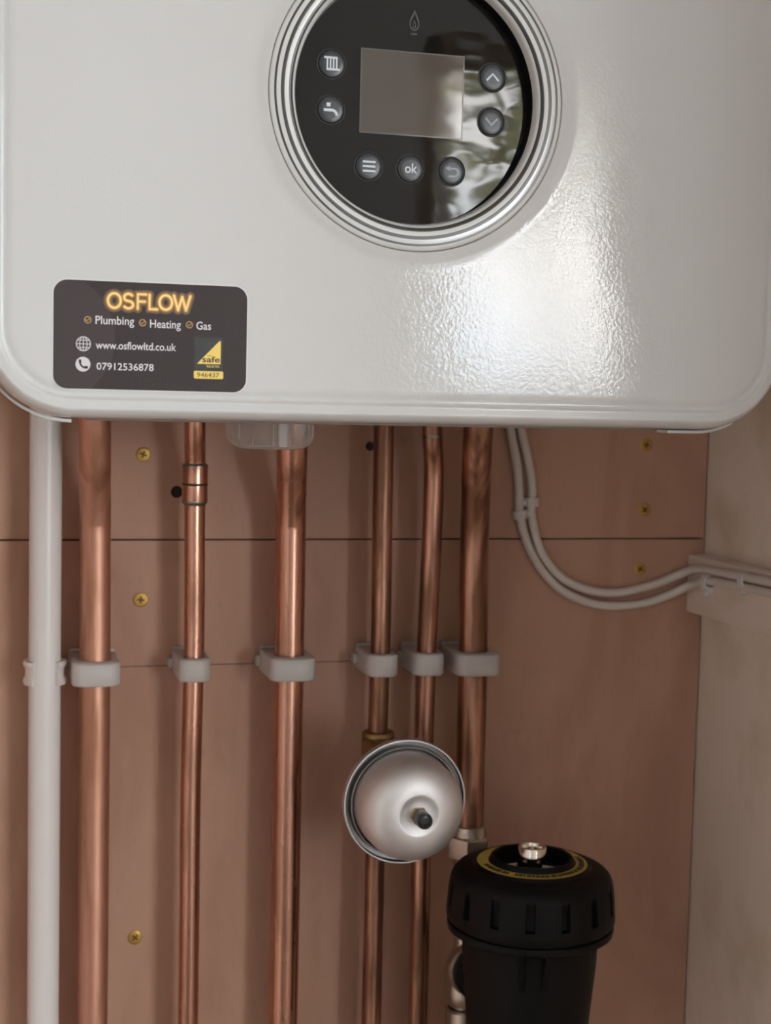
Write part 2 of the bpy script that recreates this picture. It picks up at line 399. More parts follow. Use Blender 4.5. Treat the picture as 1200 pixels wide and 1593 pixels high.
prof = [(3.0, -20), (.6, -24), (0, -30), (0, -352), (.1, -356.5), (.5, -360), (1.3, -363.2), (2.5, -365.8), (3.8, -367.5), (4.5, -368.25), (4.9, -368.45), (5.5, -368.44), (6.0, -368.5), (8.3, -368.85),
        (8.6, -368.88), (9.2, -368.85), (9.6, -368.4), (10.3, -367.3), (11.2, -366.7), (12.3, -366.6), (13.6, -367.2), (15.2, -367.85), (17.5, FY)]
RC = (-2.0, 148.8)                                            # centre of the round control panel
mb = MB(); rows = []
for ins, y in prof: rows.append([(x, y, z) for x, z in outline(ins)])
last = outline(17.5)
ang = [math.atan2(z-RC[1], x-RC[0]) for x, z in last]
for r, y in ((88, FY), (84, FY-.1), (81.5, FY-.7), (79.5, FY-1.5), (77.4, FY-2.0), (76.9, FY-1.2), (76.8, FY+8)):
    rows.append([(RC[0]+r*math.cos(a), y, RC[1]+r*math.sin(a)) for a in ang])
mb.grid(rows)
build(mb, 'front_cover', 'enamel', boiler, angle=50)
# chassis behind the cover with its two return flanges and underside tray
build(MB().prism(rrect(BX0+5, BX1-5, -12.5, 690, 42, 10), -340, -6), 'chassis', 'chassis', boiler)
build(MB().box(-164, 172, -338, -326, -17.4, -12), 'underside_lip', 'lip', boiler, bevel=.6)
fl = MB(); o1 = outline(-.4)
def flange(xa, xb, zmax, side):
    P = [p for p in outline(-2.3) if xa <= p[0] <= xb and p[1] < zmax]; P.sort(key=lambda p: p[0])
    Q = [(p[0]*1.0+(2.4*math.copysign(1, -side) if p[1] > 5 else 0), p[1]+1.6) for p in P]
    rows = [[(x, -352, z) for x, z in P], [(x, -338, z) for x, z in P], [(x, -338, z) for x, z in Q], [(x, -352, z) for x, z in Q]]
    m = MB().grid(rows, closed_u=False, closed_v=True); n = len(P)
    m.f.append((0, n, 2*n, 3*n)); m.f.append((n-1, 2*n-1, 3*n-1, 4*n-1)); return m
build(flange(-217, -168, 8, -1), 'side_flange', 'enamel_rim', boiler, label='white folded flange under the left corner')
build(flange(148, 190, 0, 1), 'side_flange', 'enamel_rim', boiler, label='white folded flange under the right corner')
# round bezel with printed rings
bz = [(76.6, FY+2), (76.6, FY-1.6), (76.0, FY-2.3), (74.5, FY-2.75), (70, FY-3.0), (66.5, FY-2.9), (65.2, FY-2.5), (64.0, FY-1.2), (63.3, FY+.6), (62.9, FY+3.6)]
bez = build(MB().lathe(bz, RC, 'Y', 160), 'bezel_ring', 'bezel', boiler, label='white bezel ring with dark concentric stripes')
def bezy(r):
    for (ra, ya), (rb, yb) in zip(bz[1:], bz[2:]):
        if rb <= r <= ra: return ya+(yb-ya)*(ra-r)/(ra-rb)
for ra, rb in ((74.35, 73.2), (71.0, 69.2), (67.0, 65.05)):
    n = 4
    build(MB().lathe([(ra+(rb-ra)*k/n, bezy(ra+(rb-ra)*k/n)-.12) for k in range(n+1)], RC, 'Y', 160), 'ring_stripe', 'stripe', bez)
build(MB().lathe([(62.95, FY+3.4), (62.6, FY+3.4), (62.2, FY+11)], RC, 'Y', 120), 'recess_wall', 'black_wall', bez, label='black inner wall of the recess')
DY = FY+10.0
gl = MB(); rr = []
for r in (.01, 15, 30, 45, 58, 62.3): rr.append((r, DY))
panel = build(MB().lathe(rr, RC, 'Y', 120), 'control_panel', 'glass', boiler, label='glossy black round panel')
# display
sx0, sx1, sz0, sz1 = -29.2, 24.6, 132.0, 173.0
build(MB().prism([(sx0, sz0), (sx1, sz0), (sx1, sz1), (sx0, sz1)], DY-.25, DY+.5), 'display_screen', 'screen', panel, smooth=False, label='grey brown unlit display')
fr = MB()
for a, b, c, d in ((sx0-.6, sx0, sz0-.6, sz1+.6), (sx1, sx1+.6, sz0-.6, sz1+.6), (sx0, sx1, sz0-.6, sz0), (sx0, sx1, sz1, sz1+.6)): fr.box(a, b, DY-.45, DY+.2, c, d)
build(fr, 'screen_border', 'screen_edge', panel, smooth=False)
# flame emblem, embossed
def flame(cx, cz, w, h, n=28):
    P = []
    for k in range(n):
        t = 2*PI*k/n; z = -math.cos(t); x = math.sin(t)*(.5-.5*z)**.55*(1 if z < 0 else (1-z)**.25+.0)
        P.append((cx+w/2*x*1.25, cz+h/2*z))
    return P
em = MB(); A = flame(-2.2, 189.6, 5.6, 11.0); B = flame(-2.2, 188.8, 4.2, 7.4); C = flame(-2.2, 187.6, 2.0, 4.2); D = flame(-2.2, 187.4, 1.1, 2.6)
def ringprism(mb, P, Q, y0, y1):
    n = len(P)
    rows = [[(x, y1, z) for x, z in P], [(x, y0, z) for x, z in P], [(x, y0, z) for x, z in Q], [(x, y1, z) for x, z in Q]]
    return mb.grid(rows)
ringprism(em, A, B, DY-.5, DY); ringprism(em, C, D, DY-.5, DY)
em.box(-3.8, -.6, DY-.3, DY, 182.2, 182.9)
build(em, 'flame_emblem', 'logo', panel, angle=30, label='raised black flame emblem')
# buttons
def button(cx, cz, name_label, icon, m='icon'):
    b = build(MB().lathe([(.01, DY-.95), (4, DY-.95), (6.0, DY-.9), (6.45, DY-.7), (6.6, DY-.3), (6.6, DY+.1)], (cx, cz), 'Y', 40), 'button', 'button', boiler, label=name_label)
    build(MB().annulus((cx, cz), 6.55, 7.25, DY-.06, 40), 'button_gap', 'button_gap', b, fix=False)
    build(MB().lathe([(7.15, DY), (7.2, DY-.35), (7.4, DY-.45), (7.65, DY-.3), (7.75, DY)], (cx, cz), 'Y', 40), 'button_rim', 'button_lip', b)
    ic = MB(); icon(ic, cx, cz, DY-1.0); flat(ic, 'icon', m, b)
def ic_rad(m, x, z, y):
    m.poly([(x-4.0, z+2.6), (x+2.9, z+2.6), (x+2.9, z+3.6), (x-4.0, z+3.6)], y); m.poly([(x-2.7, z-3.2), (x+4.2, z-3.2), (x+4.2, z-2.2), (x-2.7, z-2.2)], y)
    for k in range(4): a = x-2.7+k*1.6; m.poly([(a, z-2.2), (a+.8, z-2.2), (a+.8, z+2.6), (a, z+2.6)], y)
def ic_tap(m, x, z, y):
    m.poly([(x-2.1, z+1.5), (x-.2, z+1.5), (x-.1, z+3.4), (x-2.2, z+3.4)], y)
    P = [(x-3.6, z-.2), (x+.6, z-.2)]+[(x+.6+2.6*math.sin(t*PI/2/6), z-.2-2.6*(1-math.cos(t*PI/2/6))) for t in range(1, 7)]
    m.stroke(P, 1.35, y, False)
def ic_up(m, x, z, y): m.stroke([(x-3.2, z-1.7), (x, z+1.7), (x+3.2, z-1.7)], 1.05, y, False)
def ic_dn(m, x, z, y): m.stroke([(x-3.2, z+1.7), (x, z-1.7), (x+3.2, z+1.7)], 1.05, y, False)
def ic_menu(m, x, z, y):
    for dz in (-2.3, 0, 2.3): m.stroke([(x-3.1, z+dz), (x+3.6, z+dz)], 1.0, y, False)
def ic_ok(m, x, z, y): text_mb('ok', x-2.9, x+3.7, z-2.1, 4.9, y, 'k', m, .012)
def ic_back(m, x, z, y):
    m.poly([(x-3.6, z+1.4), (x-.9, z+.0), (x-.9, z+2.8)], y)
    P = [(x-1, z+1.4), (x+1.5, z+1.4)]+[(x+1.5+2.0*math.sin(t*PI/8), z-.6+2.0*math.cos(t*PI/8)) for t in range(1, 9)]+[(x-1.6, z-2.6)]
    m.stroke(P, 1.05, y, False)
button(-44.9, 164.2, 'round button with radiator symbol', ic_rad)
button(-45.0, 141.6, 'round button with tap symbol', ic_tap)
button(40.6, 164.1, 'round button with up arrow', ic_up)
button(40.6, 141.5, 'round button with down arrow', ic_dn, 'icon_dim')
button(-24.6, 114.7, 'round button with three bars', ic_menu)
button(-2.5, 114.8, 'round button reading ok', ic_ok)
button(19.7, 114.9, 'round button with return arrow', ic_back, 'icon_dim')

# installer's sticker
SY = FY-.25
SX0, SX1, SZ0, SZ1 = -181.3, -87.4, -1.6, 50.6
out = rrect(SX0, SX1, SZ0, SZ1, 6.5)
edge = build(MB().prism(rrect(SX0-.5, SX1+.5, SZ0-.5, SZ1+.5, 7.0), SY+.12, FY+.4), 'sticker', 'print_white', boiler, smooth=False, label='dark brown installer sticker with printed lettering')
st = edge
flat(MB().poly(out, SY), 'sticker_face', 'sticker', st)
# paler disc printed at the left, clipped by the sticker's outline
P = []
cx, cz, R = -183.5, 23.0, 31.5
for k in range(61):
    a = -PI/2+PI*k/60; x, z = cx+R*math.cos(a), cz+R*math.sin(a)
    x = max(x, SX0+.02); z = min(max(z, SZ0+.02), SZ1-.02)
    for (ox, oz) in ((SX0+6.5, SZ0+6.5), (SX0+6.5, SZ1-6.5)):
        if x < ox and ((z < oz) if oz < 20 else (z > oz)):
            d = math.hypot(x-ox, z-oz)
            if d > 6.45: x, z = ox+(x-ox)*6.45/d, oz+(z-oz)*6.45/d
    P.append((x, z))
P += [(SX0+.02, SZ1-6.5), (SX0+.02, SZ0+6.5)]
flat(MB().poly(P, SY-.03), 'printed_disc', 'sticker2', st)
# neon style name
def arc(cx, cz, rx, rz, a0, a1, n=20): return [(cx+rx*math.cos(math.radians(a0+(a1-a0)*k/n)), cz+rz*math.sin(math.radians(a0+(a1-a0)*k/n))) for k in range(n+1)]
gb, gt = 37.9, 44.9; gm = (gb+gt)/2; gh = (gt-gb)/2
glyphs = [arc(-152.5, gm, 3.4, gh, 0, 360, 28),
          arc(-145.0, gm+gh*.5, 2.3, gh*.5, 35, 270, 16)+arc(-145.0, gm-gh*.5, 2.5, gh*.5, 90, -145, 16)[1:],
          [(-135.6, gt), (-140.0, gt), (-140.0, gb)], [(-140.0, gm), (-136.2, gm)],
          [(-133.7, gt), (-133.7, gb), (-129.6, gb)],
          arc(-125.0, gm, 3.4, gh, 0, 360, 28),
          [(-120.6, gt), (-118.3, gb)], [(-118.3, gb), (-116.15, gt-.5)], [(-116.15, gt-.5), (-114.0, gb)], [(-114.0, gb), (-111.7, gt)]]
# fit the name to its printed width
gx0, gx1, tx0, tx1 = -155.9, -111.7, -155.6, -115.7
glyphs = [[(tx0+(x-gx0)*(tx1-tx0)/(gx1-gx0), z) for x, z in g] for g in glyphs]
for i, (wd, m) in enumerate(((4.4, 'neon_far'), (3.0, 'neon_out'), (1.75, 'neon_mid'), (1.0, 'neon_core'))):
    mm = MB()
    for g in glyphs: mm.stroke(g, wd, SY-.05-.045*i)
    flat(mm, 'name_lettering', m, st)
ty = SY-.06
tx = MB()
text_mb('Plumbing', -161.4, -142.9, 29.9, 3.9, ty, 'P', tx, .006); text_mb('Heating', -135.2, -120.2, 29.0, 3.9, ty, 'H', tx, .006); text_mb('Gas', -112.6, -105.3, 28.9, 3.8, ty, 'G', tx, .006)
text_mb('www.osflowltd.co.uk', -161.2, -122.4, 18.0, 3.6, ty, 'k', tx, .008); text_mb('07912536878', -160.7, -133.2, 7.9, 3.4, ty, '0', tx, .006)
flat(tx, 'lettering', 'print_white', st)
for x, z in ((-165.1, 31.7), (-138.8, 31.2), (-116.0, 31.0)):
    ck = MB(); ck.annulus((x, z), 1.3, 1.75, ty, 24); ck.stroke([(x-.8, z), (x-.25, z-.6), (x+.9, z+.75)], .42, ty-.01)
    flat(ck, 'check_mark', 'print_gold', st)
gb_ = MB(); x, z, r = -167.1, 20.1, 3.55
gb_.annulus((x, z), r-.45, r, ty, 32)
gb_.stroke([(x-r, z), (x+r, z)], .38, ty, False); gb_.stroke([(x, z-r), (x, z+r)], .38, ty, False)
for d in (-1.75, 1.75):
    hw = math.sqrt(r*r-d*d); gb_.stroke([(x-hw, z+d), (x+hw, z+d)], .36, ty, False)
gb_.stroke(arc(x, z, 1.75, r-.2, 0, 360, 28), .36, ty, False)
flat(gb_, 'globe_symbol', 'print_grey', st)
ph = MB().disc((-167.2, 10.3), 3.55, ty, 36); flat(ph, 'phone_symbol', 'print_grey', st)
hs = MB(); x, z = -167.2, 10.3
hs.stroke([(x-1.35, z+1.7), (x-1.5, z+.7), (x-1.0, z-.4), (x-.2, z-1.2), (x+.9, z-1.65), (x+1.7, z-1.45)], .85, ty-.03)
hs.stroke([(x-1.45, z+1.75), (x-1.35, z+.9)], 1.25, ty-.03); hs.stroke([(x+.95, z-1.55), (x+1.8, z-1.4)], 1.25, ty-.03)
flat(hs, 'phone_handset', 'sticker', st)
gs = MB().poly([(-113.3, 9.4), (-99.1, 9.4), (-99.1, 25.0), (-113.3, 25.0)], ty); flat(gs, 'register_badge', 'print_black', st)
yl = MB().poly([(-112.0, 12.1), (-100.3, 12.1), (-100.3, 23.6), (-101.0, 23.5)], ty-.03)
yl.poly(rrect(-113.5, -98.9, 4.8, 8.6, .7, 4), ty); text_mb('REGISTER', -107.2, -100.9, 10.4, 1.1, ty-.03, 'E', yl); flat(yl, 'badge_triangle', 'print_yellow', st)
bt = MB(); text_mb('safe', -109.4, -100.7, 13.0, 2.9, ty-.05, 'f', bt, .02); text_mb('GAS', -107.0, -104.6, 15.7, .8, ty-.05, 'G', bt); flat(bt, 'badge_lettering', 'print_black', st)
nb = MB(); text_mb('946437', -111.9, -100.9, 5.6, 2.2, ty-.04, '9', nb); flat(nb, 'badge_number', 'sticker', st)
dm = MB()
for j, zz in enumerate((2.6, -.1)):
    for k in range(7): dm.disc((-143.2+k*3.3+(.0 if j == 0 else 0), zz+1.4), .16, ty, 6)
flat(dm, 'printed_dots', 'print_dot', st)

# condensate trap bowl, cloudy clear plastic, under the boiler
cp = MB(); cx0, cx1 = -69.5, -19.3; cy = -205; rows = []
for ins, z in ((0, -6), (0, -26), (.6, -30), (2.4, -33), (5.5, -35.2), (9, -36)):
    rows.append([(x, y, z) for x, y in rrect(cx0+ins, cx1-ins, cy-20+ins, cy+20-ins, 8, 6)])
cp.grid(rows); n = len(rows[0]); cp.f.append(tuple(range(len(cp.v)-n, len(cp.v))))
tb = build(cp, 'trap_bowl', 'cup', boiler, label='cloudy clear plastic trap bowl')
rb = MB()
for x in (-66.6, -58.5, -46.0, -35.0, -24.5, -21.5): rb.box(x-.35, x+.35, cy-20.9, cy-19.6, -32.5 if -60 < x < -30 else -28, -10)
build(rb, 'bowl_rib', 'cup', tb, smooth=False)
build(MB().box(-42, -36, cy-17, cy-14, -34, -8), 'bowl_float', 'print_grey', tb, bevel=1, label='pale float inside the bowl')

# ------------------------------------------------------------------ pipes
def smooth_path(P, n=6):
    Q = []
    for i in range(len(P)-1):
        p0, p1, p2, p3 = [Vector(P[max(0, min(len(P)-1, i+k))]) for k in (-1, 0, 1, 2)]
        for k in range(n):
            t = k/n; Q.append(.5*((2*p1)+(-p0+p2)*t+(2*p0-5*p1+4*p2-p3)*t*t+(-p0+3*p1-3*p2+p3)*t**3))
    Q.append(Vector(P[-1])); return Q
def pipe(path, r, m, label, name='copper_pipe', cat='pipe', group=None):
    t = empty(name, path[-1], label, cat, group)
    o = build(MB().tube(smooth_path(path), r, 36), 'tube', m, t)
    return t
E_ = -1290
over = pipe([(-171.4, -33, -15), (-171.4, -33, -200), (-171.2, -33, -480), (-171.2, -33, E_)], 11.2, 'white_pvc', 'white plastic overflow pipe at the far left', 'overflow_pipe')
pA = pipe([(-140.8, -72, -8), (-139.6, -62, -45), (-138.4, -48, -68), (-137.2, -38, -90), (-137, -35, -110), (-136.5, -35, -190), (-136.2, -35, -330), (-136, -35, -500), (-136, -35, E_)], 11, 'cu_a', 'wide dull copper pipe right beside the white plastic pipe')
pB = pipe([(-69.2, -49, -8), (-68.5, -46, -30), (-67.2, -38, -46), (-66.6, -35, -58), (-66.3, -35, -100), (-65.6, -35, -185), (-66.6, -35, -300), (-66.2, -35, -480), (-66.2, -35, E_)], 7.5, 'cu_b', 'thin copper pipe with a soldered coupling near its top')
cpl = MB().lathe([(7.4, -54.8), (8.9, -55.2), (9.15, -56), (9.15, -68.2), (8.7, -68.6), (8.7, -69.4), (9.15, -69.8), (9.15, -81), (8.9, -82), (7.4, -82.4)], (-66.5, -35), 'Z', 36)
build(cpl, 'coupling', 'cu_b', pB, angle=30, label='soldered copper coupling')
build(MB().lathe([(9.0, -68.0), (9.2, -68.1), (9.2, -69.5), (9.0, -69.6)], (-66.5, -35), 'Z', 36), 'bead_groove', 'gap', pB, label='dark groove round the coupling')
for za, zb in ((-56.4, -53.2), (-80.6, -84.2)):
    build(MB().lathe([(7.45, zb), (8.3, zb+(za-zb)*.35), (9.1, (za+zb)/2), (9.35, (za*2+zb)/3), (9.3, za)], (-66.5, -35), 'Z', 36), 'solder_ring', 'solder', pB, label='grey solder ring')
pC = pipe([(-2.8, -70, -8), (-.6, -60, -45), (2.0, -47, -70), (4.0, -37, -92), (4.6, -35, -112), (5, -35, -190), (5.2, -35, -310), (5.6, -35, -480), (5.8, -35, E_)], 11, 'cu_b', 'wide bright copper pipe coming down behind the trap bowl')
pD = pipe([(73.4, -35, -8), (74, -35, -90), (75, -35, -187), (74.4, -35, -255), (74.6, -35, -480), (74.6, -35, E_)], 7.5, 'cu_c', 'thin tarnished copper pipe running behind the steel vessel into brass tee')
pE = pipe([(107.4, -46, -8), (108.8, -44, -33), (112.4, -38, -58), (113, -35, -112), (111.2, -35, -188), (110.9, -35, -240), (111.2, -35, -360), (111.8, -35, -485), (111.8, -35, E_)], 7.5, 'cu_c', 'thin tarnished copper pipe with a grey solder ring at its top')
build(MB().lathe([(7.4, -30), (8.1, -30.8), (8.1, -32), (7.45, -33)], (108.8, -44), 'Z', 32), 'solder_ring', 'solder', pE, label='grey solder ring')
pF = pipe([(137, -68, -8), (139.2, -58, -40), (143.2, -46, -68), (146, -38, -98), (147.3, -35, -130), (148.2, -35, -190), (148.8, -35, -250), (149.3, -35, -336)], 11, 'cu_c', 'wide tarnished copper pipe ending in a nickel nut')

# pipe clips (hinged nylon blocks), one per copper pipe along the pencil line
def clip_mesh(x, r, wdt, dep, zc=-203, h=16.5):
    mb = MB(); n = 72; rows = []
    def outer(a):                                            # rounded block in plan, centre on the pipe
        hw = wdt/2; dx, dy = math.sin(a), math.cos(a); best = 1e9
        yb = 34.5; yf = -(dep-35)
        for (lim, c) in ((hw, abs(dx)),):
            if c > 1e-6: best = min(best, lim/c)
        best = min(best, yb/dy if dy > 1e-6 else 1e9)
        if dy < -1e-6: best = min(best, yf/dy)
        px, py = dx*best, dy*best
        # round the front corners, bulge the front
        rc = 7.5
        if py < yf+rc and abs(px) > hw-rc:
            cx, cyy = math.copysign(hw-rc, px), yf+rc
            # ray-circle intersection from the pipe centre
            b = dx*cx+dy*cyy; c2 = cx*cx+cyy*cyy-rc*rc; d = b*b-c2
            if d > 0: t = b+math.sqrt(d); px, py = dx*t, dy*t
        if py < 0: py -= 1.6*max(0, 1-(px/hw)**2)
        return px, py
    for rad, z in (('i', zc-h/2), ('o1', zc-h/2), ('o', zc-h/2+1.2), ('o', zc+h/2-1.2), ('o1', zc+h/2), ('i', zc+h/2)):
        row = []
        for k in range(n):
            a = 2*PI*k/n
            if rad == 'i': px, py = (r+.25)*math.sin(a), (r+.25)*math.cos(a)
            else:
                px, py = outer(a)
                if rad == 'o1': s = 1-1.1/math.hypot(px, py); px *= s; py *= s
            row.append((x+px, -35+py, z))
        rows.append(row)
    return mb.grid(rows, closed_v=True)
CG = 'nylon pipe clips in a row'
def clip(x, r, wdt, dep, label):
    t = empty('pipe_clip', (x, 0, -203), label, 'pipe clip', CG)
    build(clip_mesh(x, r, wdt, dep), 'clip_body', 'nylon', t, angle=50)
    build(MB().box(x-wdt/2-3.2, x-wdt/2+.5, -13, -2, -207, -199.5), 'latch_tab', 'nylon', t, bevel=.8)
    build(MB().box(x-wdt/2+.8, x+wdt/2-.8, -5.5, -.1, -196, -192.6), 'base_plate', 'nylon', t, bevel=.6)
clip(-136.4, 11, 34, 54, 'wide white nylon clip on the dull copper pipe beside the white pipe')
clip(-66.0, 7.5, 23.5, 47, 'narrow white nylon clip on the thin copper pipe with the coupling')
clip(5.1, 11, 34, 54, 'wide white nylon clip on the bright copper pipe under the trap bowl')
clip(75, 7.5, 24, 47, 'narrow white nylon clip on the thin pipe above the steel vessel and brass tee')
clip(111.1, 7.5, 24, 47, 'narrow white nylon clip second from the right of the clip row')
clip(148.3, 11, 34, 54, 'wide white nylon clip at the right end of the clip row')
# open snap clip of the white pipe
t = empty('snap_clip', (-171.3, 0, -203), 'open white snap clip gripping the white plastic overflow pipe', 'pipe clip')
for sgn in (-1, 1):
    rows = []; n = 22
    zs = [(-211.8, 14.6), (-209.6, 15.2), (-207.6, 14.6), (-206, 13.6), (-200.5, 13.6), (-199, 14.6), (-197, 15.2), (-195, 14.6)]
    a0, a1 = math.radians(38), math.radians(165)
    ring = []
    for z, ro in zs: ring.append([(-171.3+sgn*ro*math.sin(a0+(a1-a0)*k/n), -33-ro*math.cos(a0+(a1-a0)*k/n), z) for k in range(n+1)])
    for z in (-195, -211.8): ring.append([(-171.3+sgn*11.3*math.sin(a0+(a1-a0)*k/n), -33-11.3*math.cos(a0+(a1-a0)*k/n), z) for k in range(n+1)])
    m = MB().grid(ring, closed_u=False, closed_v=True)
    k = len(ring); w_ = n+1; m.f.append(tuple(i*w_ for i in range(k))); m.f.append(tuple(i*w_+n for i in range(k-1, -1, -1)))
    build(m, 'clip_arm', 'clip_white', t, angle=50)
build(MB().box(-180, -162.6, -21, -.1, -210, -197), 'clip_base', 'clip_white', t, bevel=1)

# ------------------------------------------------------------------ screws
def screw(x, z, rot, label):
    t = empty('wood_screw', (x, 0, z), label, 'screw', 'countersunk screws in the plywood')
    return t
t0 = empty('wood_screw', (0, 0, 0), 'x', 'screw', 'countersunk screws in the plywood')
hd = build(MB().lathe([(5.5, .1), (5.5, -.3), (5.1, -.55), (3.8, -.7), (.01, -.72)], (0, 0), 'Y', 32), 'screw_head', 'screw', t0)
cm = MB()
cm.prism([(-.75, -2.6), (.75, -2.6), (.75, -.75), (2.6, -.75), (2.6, .75), (.75, .75), (.75, 2.6), (-.75, 2.6), (-.75, .75), (-2.6, .75), (-2.6, -.75), (-.75, -.75)], -.9, -.5)
cs_ = build(cm, 'cross_recess', 'screw_dark', t0, smooth=False)
spots = [(-100.2, -49.5, 20, 'yellow screw high on the left between the first two copper pipes'), (-100.9, -157.4, 5, 'yellow screw just below the board joint between the first two copper pipes'),
         (-102.4, -414.5, 42, 'lowest yellow screw, near the bottom left of the plywood'), (302.2, -36.7, 10, 'yellow screw at the upper right just under the boiler'),
         (302.7, -89.2, 50, 'yellow screw on the right just above the board joint'), (300.7, -137.3, 30, 'yellow screw on the right just above the white cables')]
for i, (x, z, a, lb) in enumerate(spots):
    if i == 0: r0 = t0
    else:
        r0 = t0.copy(); COL.objects.link(r0)
        for ch in (hd, cs_): c = ch.copy(); COL.objects.link(c); c.parent = r0
    r0.location = (x/1000, 0, Z0+z/1000); r0.rotation_euler = (0, math.radians(a), 0); r0['label'] = lb

# ------------------------------------------------------------------ cables and their clips
cabA = [(181.5, -10, -17.5), (183.6, -6, -26.2), (190.2, -3.8, -52), (192.8, -3.8, -72.6), (194.3, -3.8, -93), (200.5, -3.8, -113.4), (212, -3.8, -134), (230, -3.8, -152.2), (252.5, -3.8, -162.8), (275, -3.8, -166.7), (303, -3.8, -165), (325, -5, -158), (336, -14, -150.5), (339.3, -30, -145.5), (339.4, -52, -141), (339.4, -93, -139.4), (339.4, -141, -138.4), (339.4, -260, -137), (339.4, -880, -136)]
cabB = [(190.8, -10, -17.5), (192.5, -6, -26.1), (200.5, -3.8, -52.3), (203.9, -3.8, -72.6), (204.2, -3.8, -93), (211.4, -3.8, -118.6), (224, -3.8, -136.6), (241, -3.8, -148.6), (263.4, -3.8, -155), (285.8, -3.8, -155.2), (313, -3.8, -149.3), (330, -6, -142.5), (337.5, -15, -137), (339.4, -30, -134.2), (339.4, -61, -132.6), (339.4, -92, -131.8), (339.4, -140, -130.6), (339.4, -260, -130), (339.4, -880, -129)]
def cable(P, label):
    o = build(MB().tube(smooth_path(P, 8), 3.45, 16), 'cable', 'cable', org=P[0]); return tag(o, label, 'cable')
cable(cabA, 'pale cable on the left and lower side of the curved pair')
cable(cabB, 'pale cable on the right and upper side of the curved pair')
def cable_clip(c, d, nrm, nail, label, m='clip_white', w=7.0, big=1.15):
    """saddle over a cable: centre c, cable direction d, outward normal nrm, nail side +1/-1"""
    c, d, nrm = Vector(c), Vector(d).normalized(), Vector(nrm); s = d.cross(nrm).normalized()*nail
    t = empty('cable_clip', c, label, 'cable clip', 'nail-in cable clips')
    rows = []
    for e in (-w/2, w/2):
        row_o = [c+d*e+s*(5.0*big*math.cos(a))+nrm*(5.0*math.sin(a)) for a in [PI*k/10 for k in range(11)]]
        row_o = [c+d*e+s*6.6*big-nrm*3.6, c+d*e+s*6.6*big-nrm*0]+row_o+[c+d*e-s*5.0*big-nrm*3.6]
        row_i = [c+d*e+s*3.6*math.cos(a)+nrm*3.6*math.sin(a) for a in [PI*k/10 for k in range(10, -1, -1)]]
        row_i = [c+d*e-s*3.6-nrm*3.6]+row_i+[c+d*e+s*3.6-nrm*3.6]
        rows.append(row_o+row_i)
    mm = MB().grid(rows); n = len(rows[0]); mm.f.append(tuple(range(n))); mm.f.append(tuple(range(2*n-1, n-1, -1)))
    build(mm, 'saddle', m, t, angle=45)
    nm = MB(); b = c+s*6.0*big; prof = [(0.01, 3.0), (1.4, 2.7), (2.3, 1.5), (2.4, .4), (1.6, .2), (1.6, -3)]
    rows = [[b+nrm*q+r*(math.cos(2*PI*k/16)*d+math.sin(2*PI*k/16)*s) for k in range(16)] for r, q in prof]
    build(nm.grid(rows), 'nail_head', 'print_white', t)
cable_clip((194.4, -3.8, -93), (.12, 0, -1), (0, -1, 0), -1, 'cable clip with shiny nail head on the left vertical cable')
cable_clip((204.0, -3.8, -83), (.05, 0, -1), (0, -1, 0), 1, 'cable clip on the right vertical cable, just above its neighbour')
cable_clip((339.4, -43, -143.2), (0, -1, .08), (-1, 0, 0), 1, 'cable clip at the corner end of the batten', 'print_white', 7, 1.35)
cable_clip((339.4, -102, -134.6), (0, -1, .03), (-1, 0, 0), 1, 'cable clip further along the batten toward the right edge', 'print_white', 7, 1.35)

# ------------------------------------------------------------------ steel expansion vessel on its brass tee
VX, VZ = 74.5, -287.5
tee = empty('brass_tee', (74.6, -35, -287), 'dull brass compression tee on the thin pipe behind the steel vessel', 'pipe fitting')
build(MB().lathe([(7.6, -254.6), (11.5, -255), (12.4, -256.5), (12.4, -258.5), (11.2, -259.5)], (74.6, -35), 'Z', 32), 'collar', 'brass_d', tee)
build(MB().lathe([(11.6, -259), (12.8, -260.5), (12.8, -271.5), (11.6, -273)], (74.6, -35), 'Z', 6), 'compression_nut', 'brass_d', tee, angle=20)
build(MB().lathe([(9.5, -272), (10.5, -275), (10.5, -300), (9.5, -303)], (74.6, -35), 'Z', 32), 'tee_body', 'brass', tee)
build(MB().lathe([(11.6, -302), (12.8, -303.5), (12.8, -314.5), (11.6, -316)], (74.6, -35), 'Z', 6), 'compression_nut', 'brass_d', tee, angle=20)
build(MB().lathe([(9, -38), (9, -62), (11, -63), (11, -70), (8, -71)], (VX, VZ), 'Y', 6), 'branch_nut', 'brass', tee, angle=20)
ves = empty('expansion_vessel', (VX, -112, VZ), 'small round steel expansion vessel with black valve cap', 'vessel')
build(MB().lathe([(6.5, -68), (7, -76), (14, -80), (28, -85), (38, -92), (41.5, -101), (42, -107)], (VX, VZ), 'Y', 72, cap0=True), 'rear_shell', 'steel', ves)
build(MB().lathe([(42, -104), (44.0, -106), (44.9, -109), (44.9, -112.4), (44.3, -113.8), (43.5, -113.8), (43.1, -112.6)], (VX, VZ), 'Y', 96), 'crimped_rim', 'steel', ves)
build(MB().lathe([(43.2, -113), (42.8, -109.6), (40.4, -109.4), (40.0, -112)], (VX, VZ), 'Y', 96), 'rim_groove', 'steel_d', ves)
build(MB().lathe([(40.1, -110), (40.0, -113.0), (39.4, -114.4), (38.8, -114.2), (38.4, -112.6), (38.2, -109)], (VX, VZ), 'Y', 96), 'inner_bead', 'steel', ves)
dome = [(37.8, -109), (36.9, -112), (36.8, -128), (36.3, -133), (34.8, -138), (32.2, -142.3), (28.5, -145.6), (24.5, -147.6), (20, -148.9), (15.2, -149.5), (13.6, -149.5), (12.2, -148.9), (7.5, -148.5), (5.5, -148.7)]
build(MB().lathe(dome, (VX, VZ), 'Y', 96, cap1=True), 'front_dome', 'steel_dome', ves, angle=60)
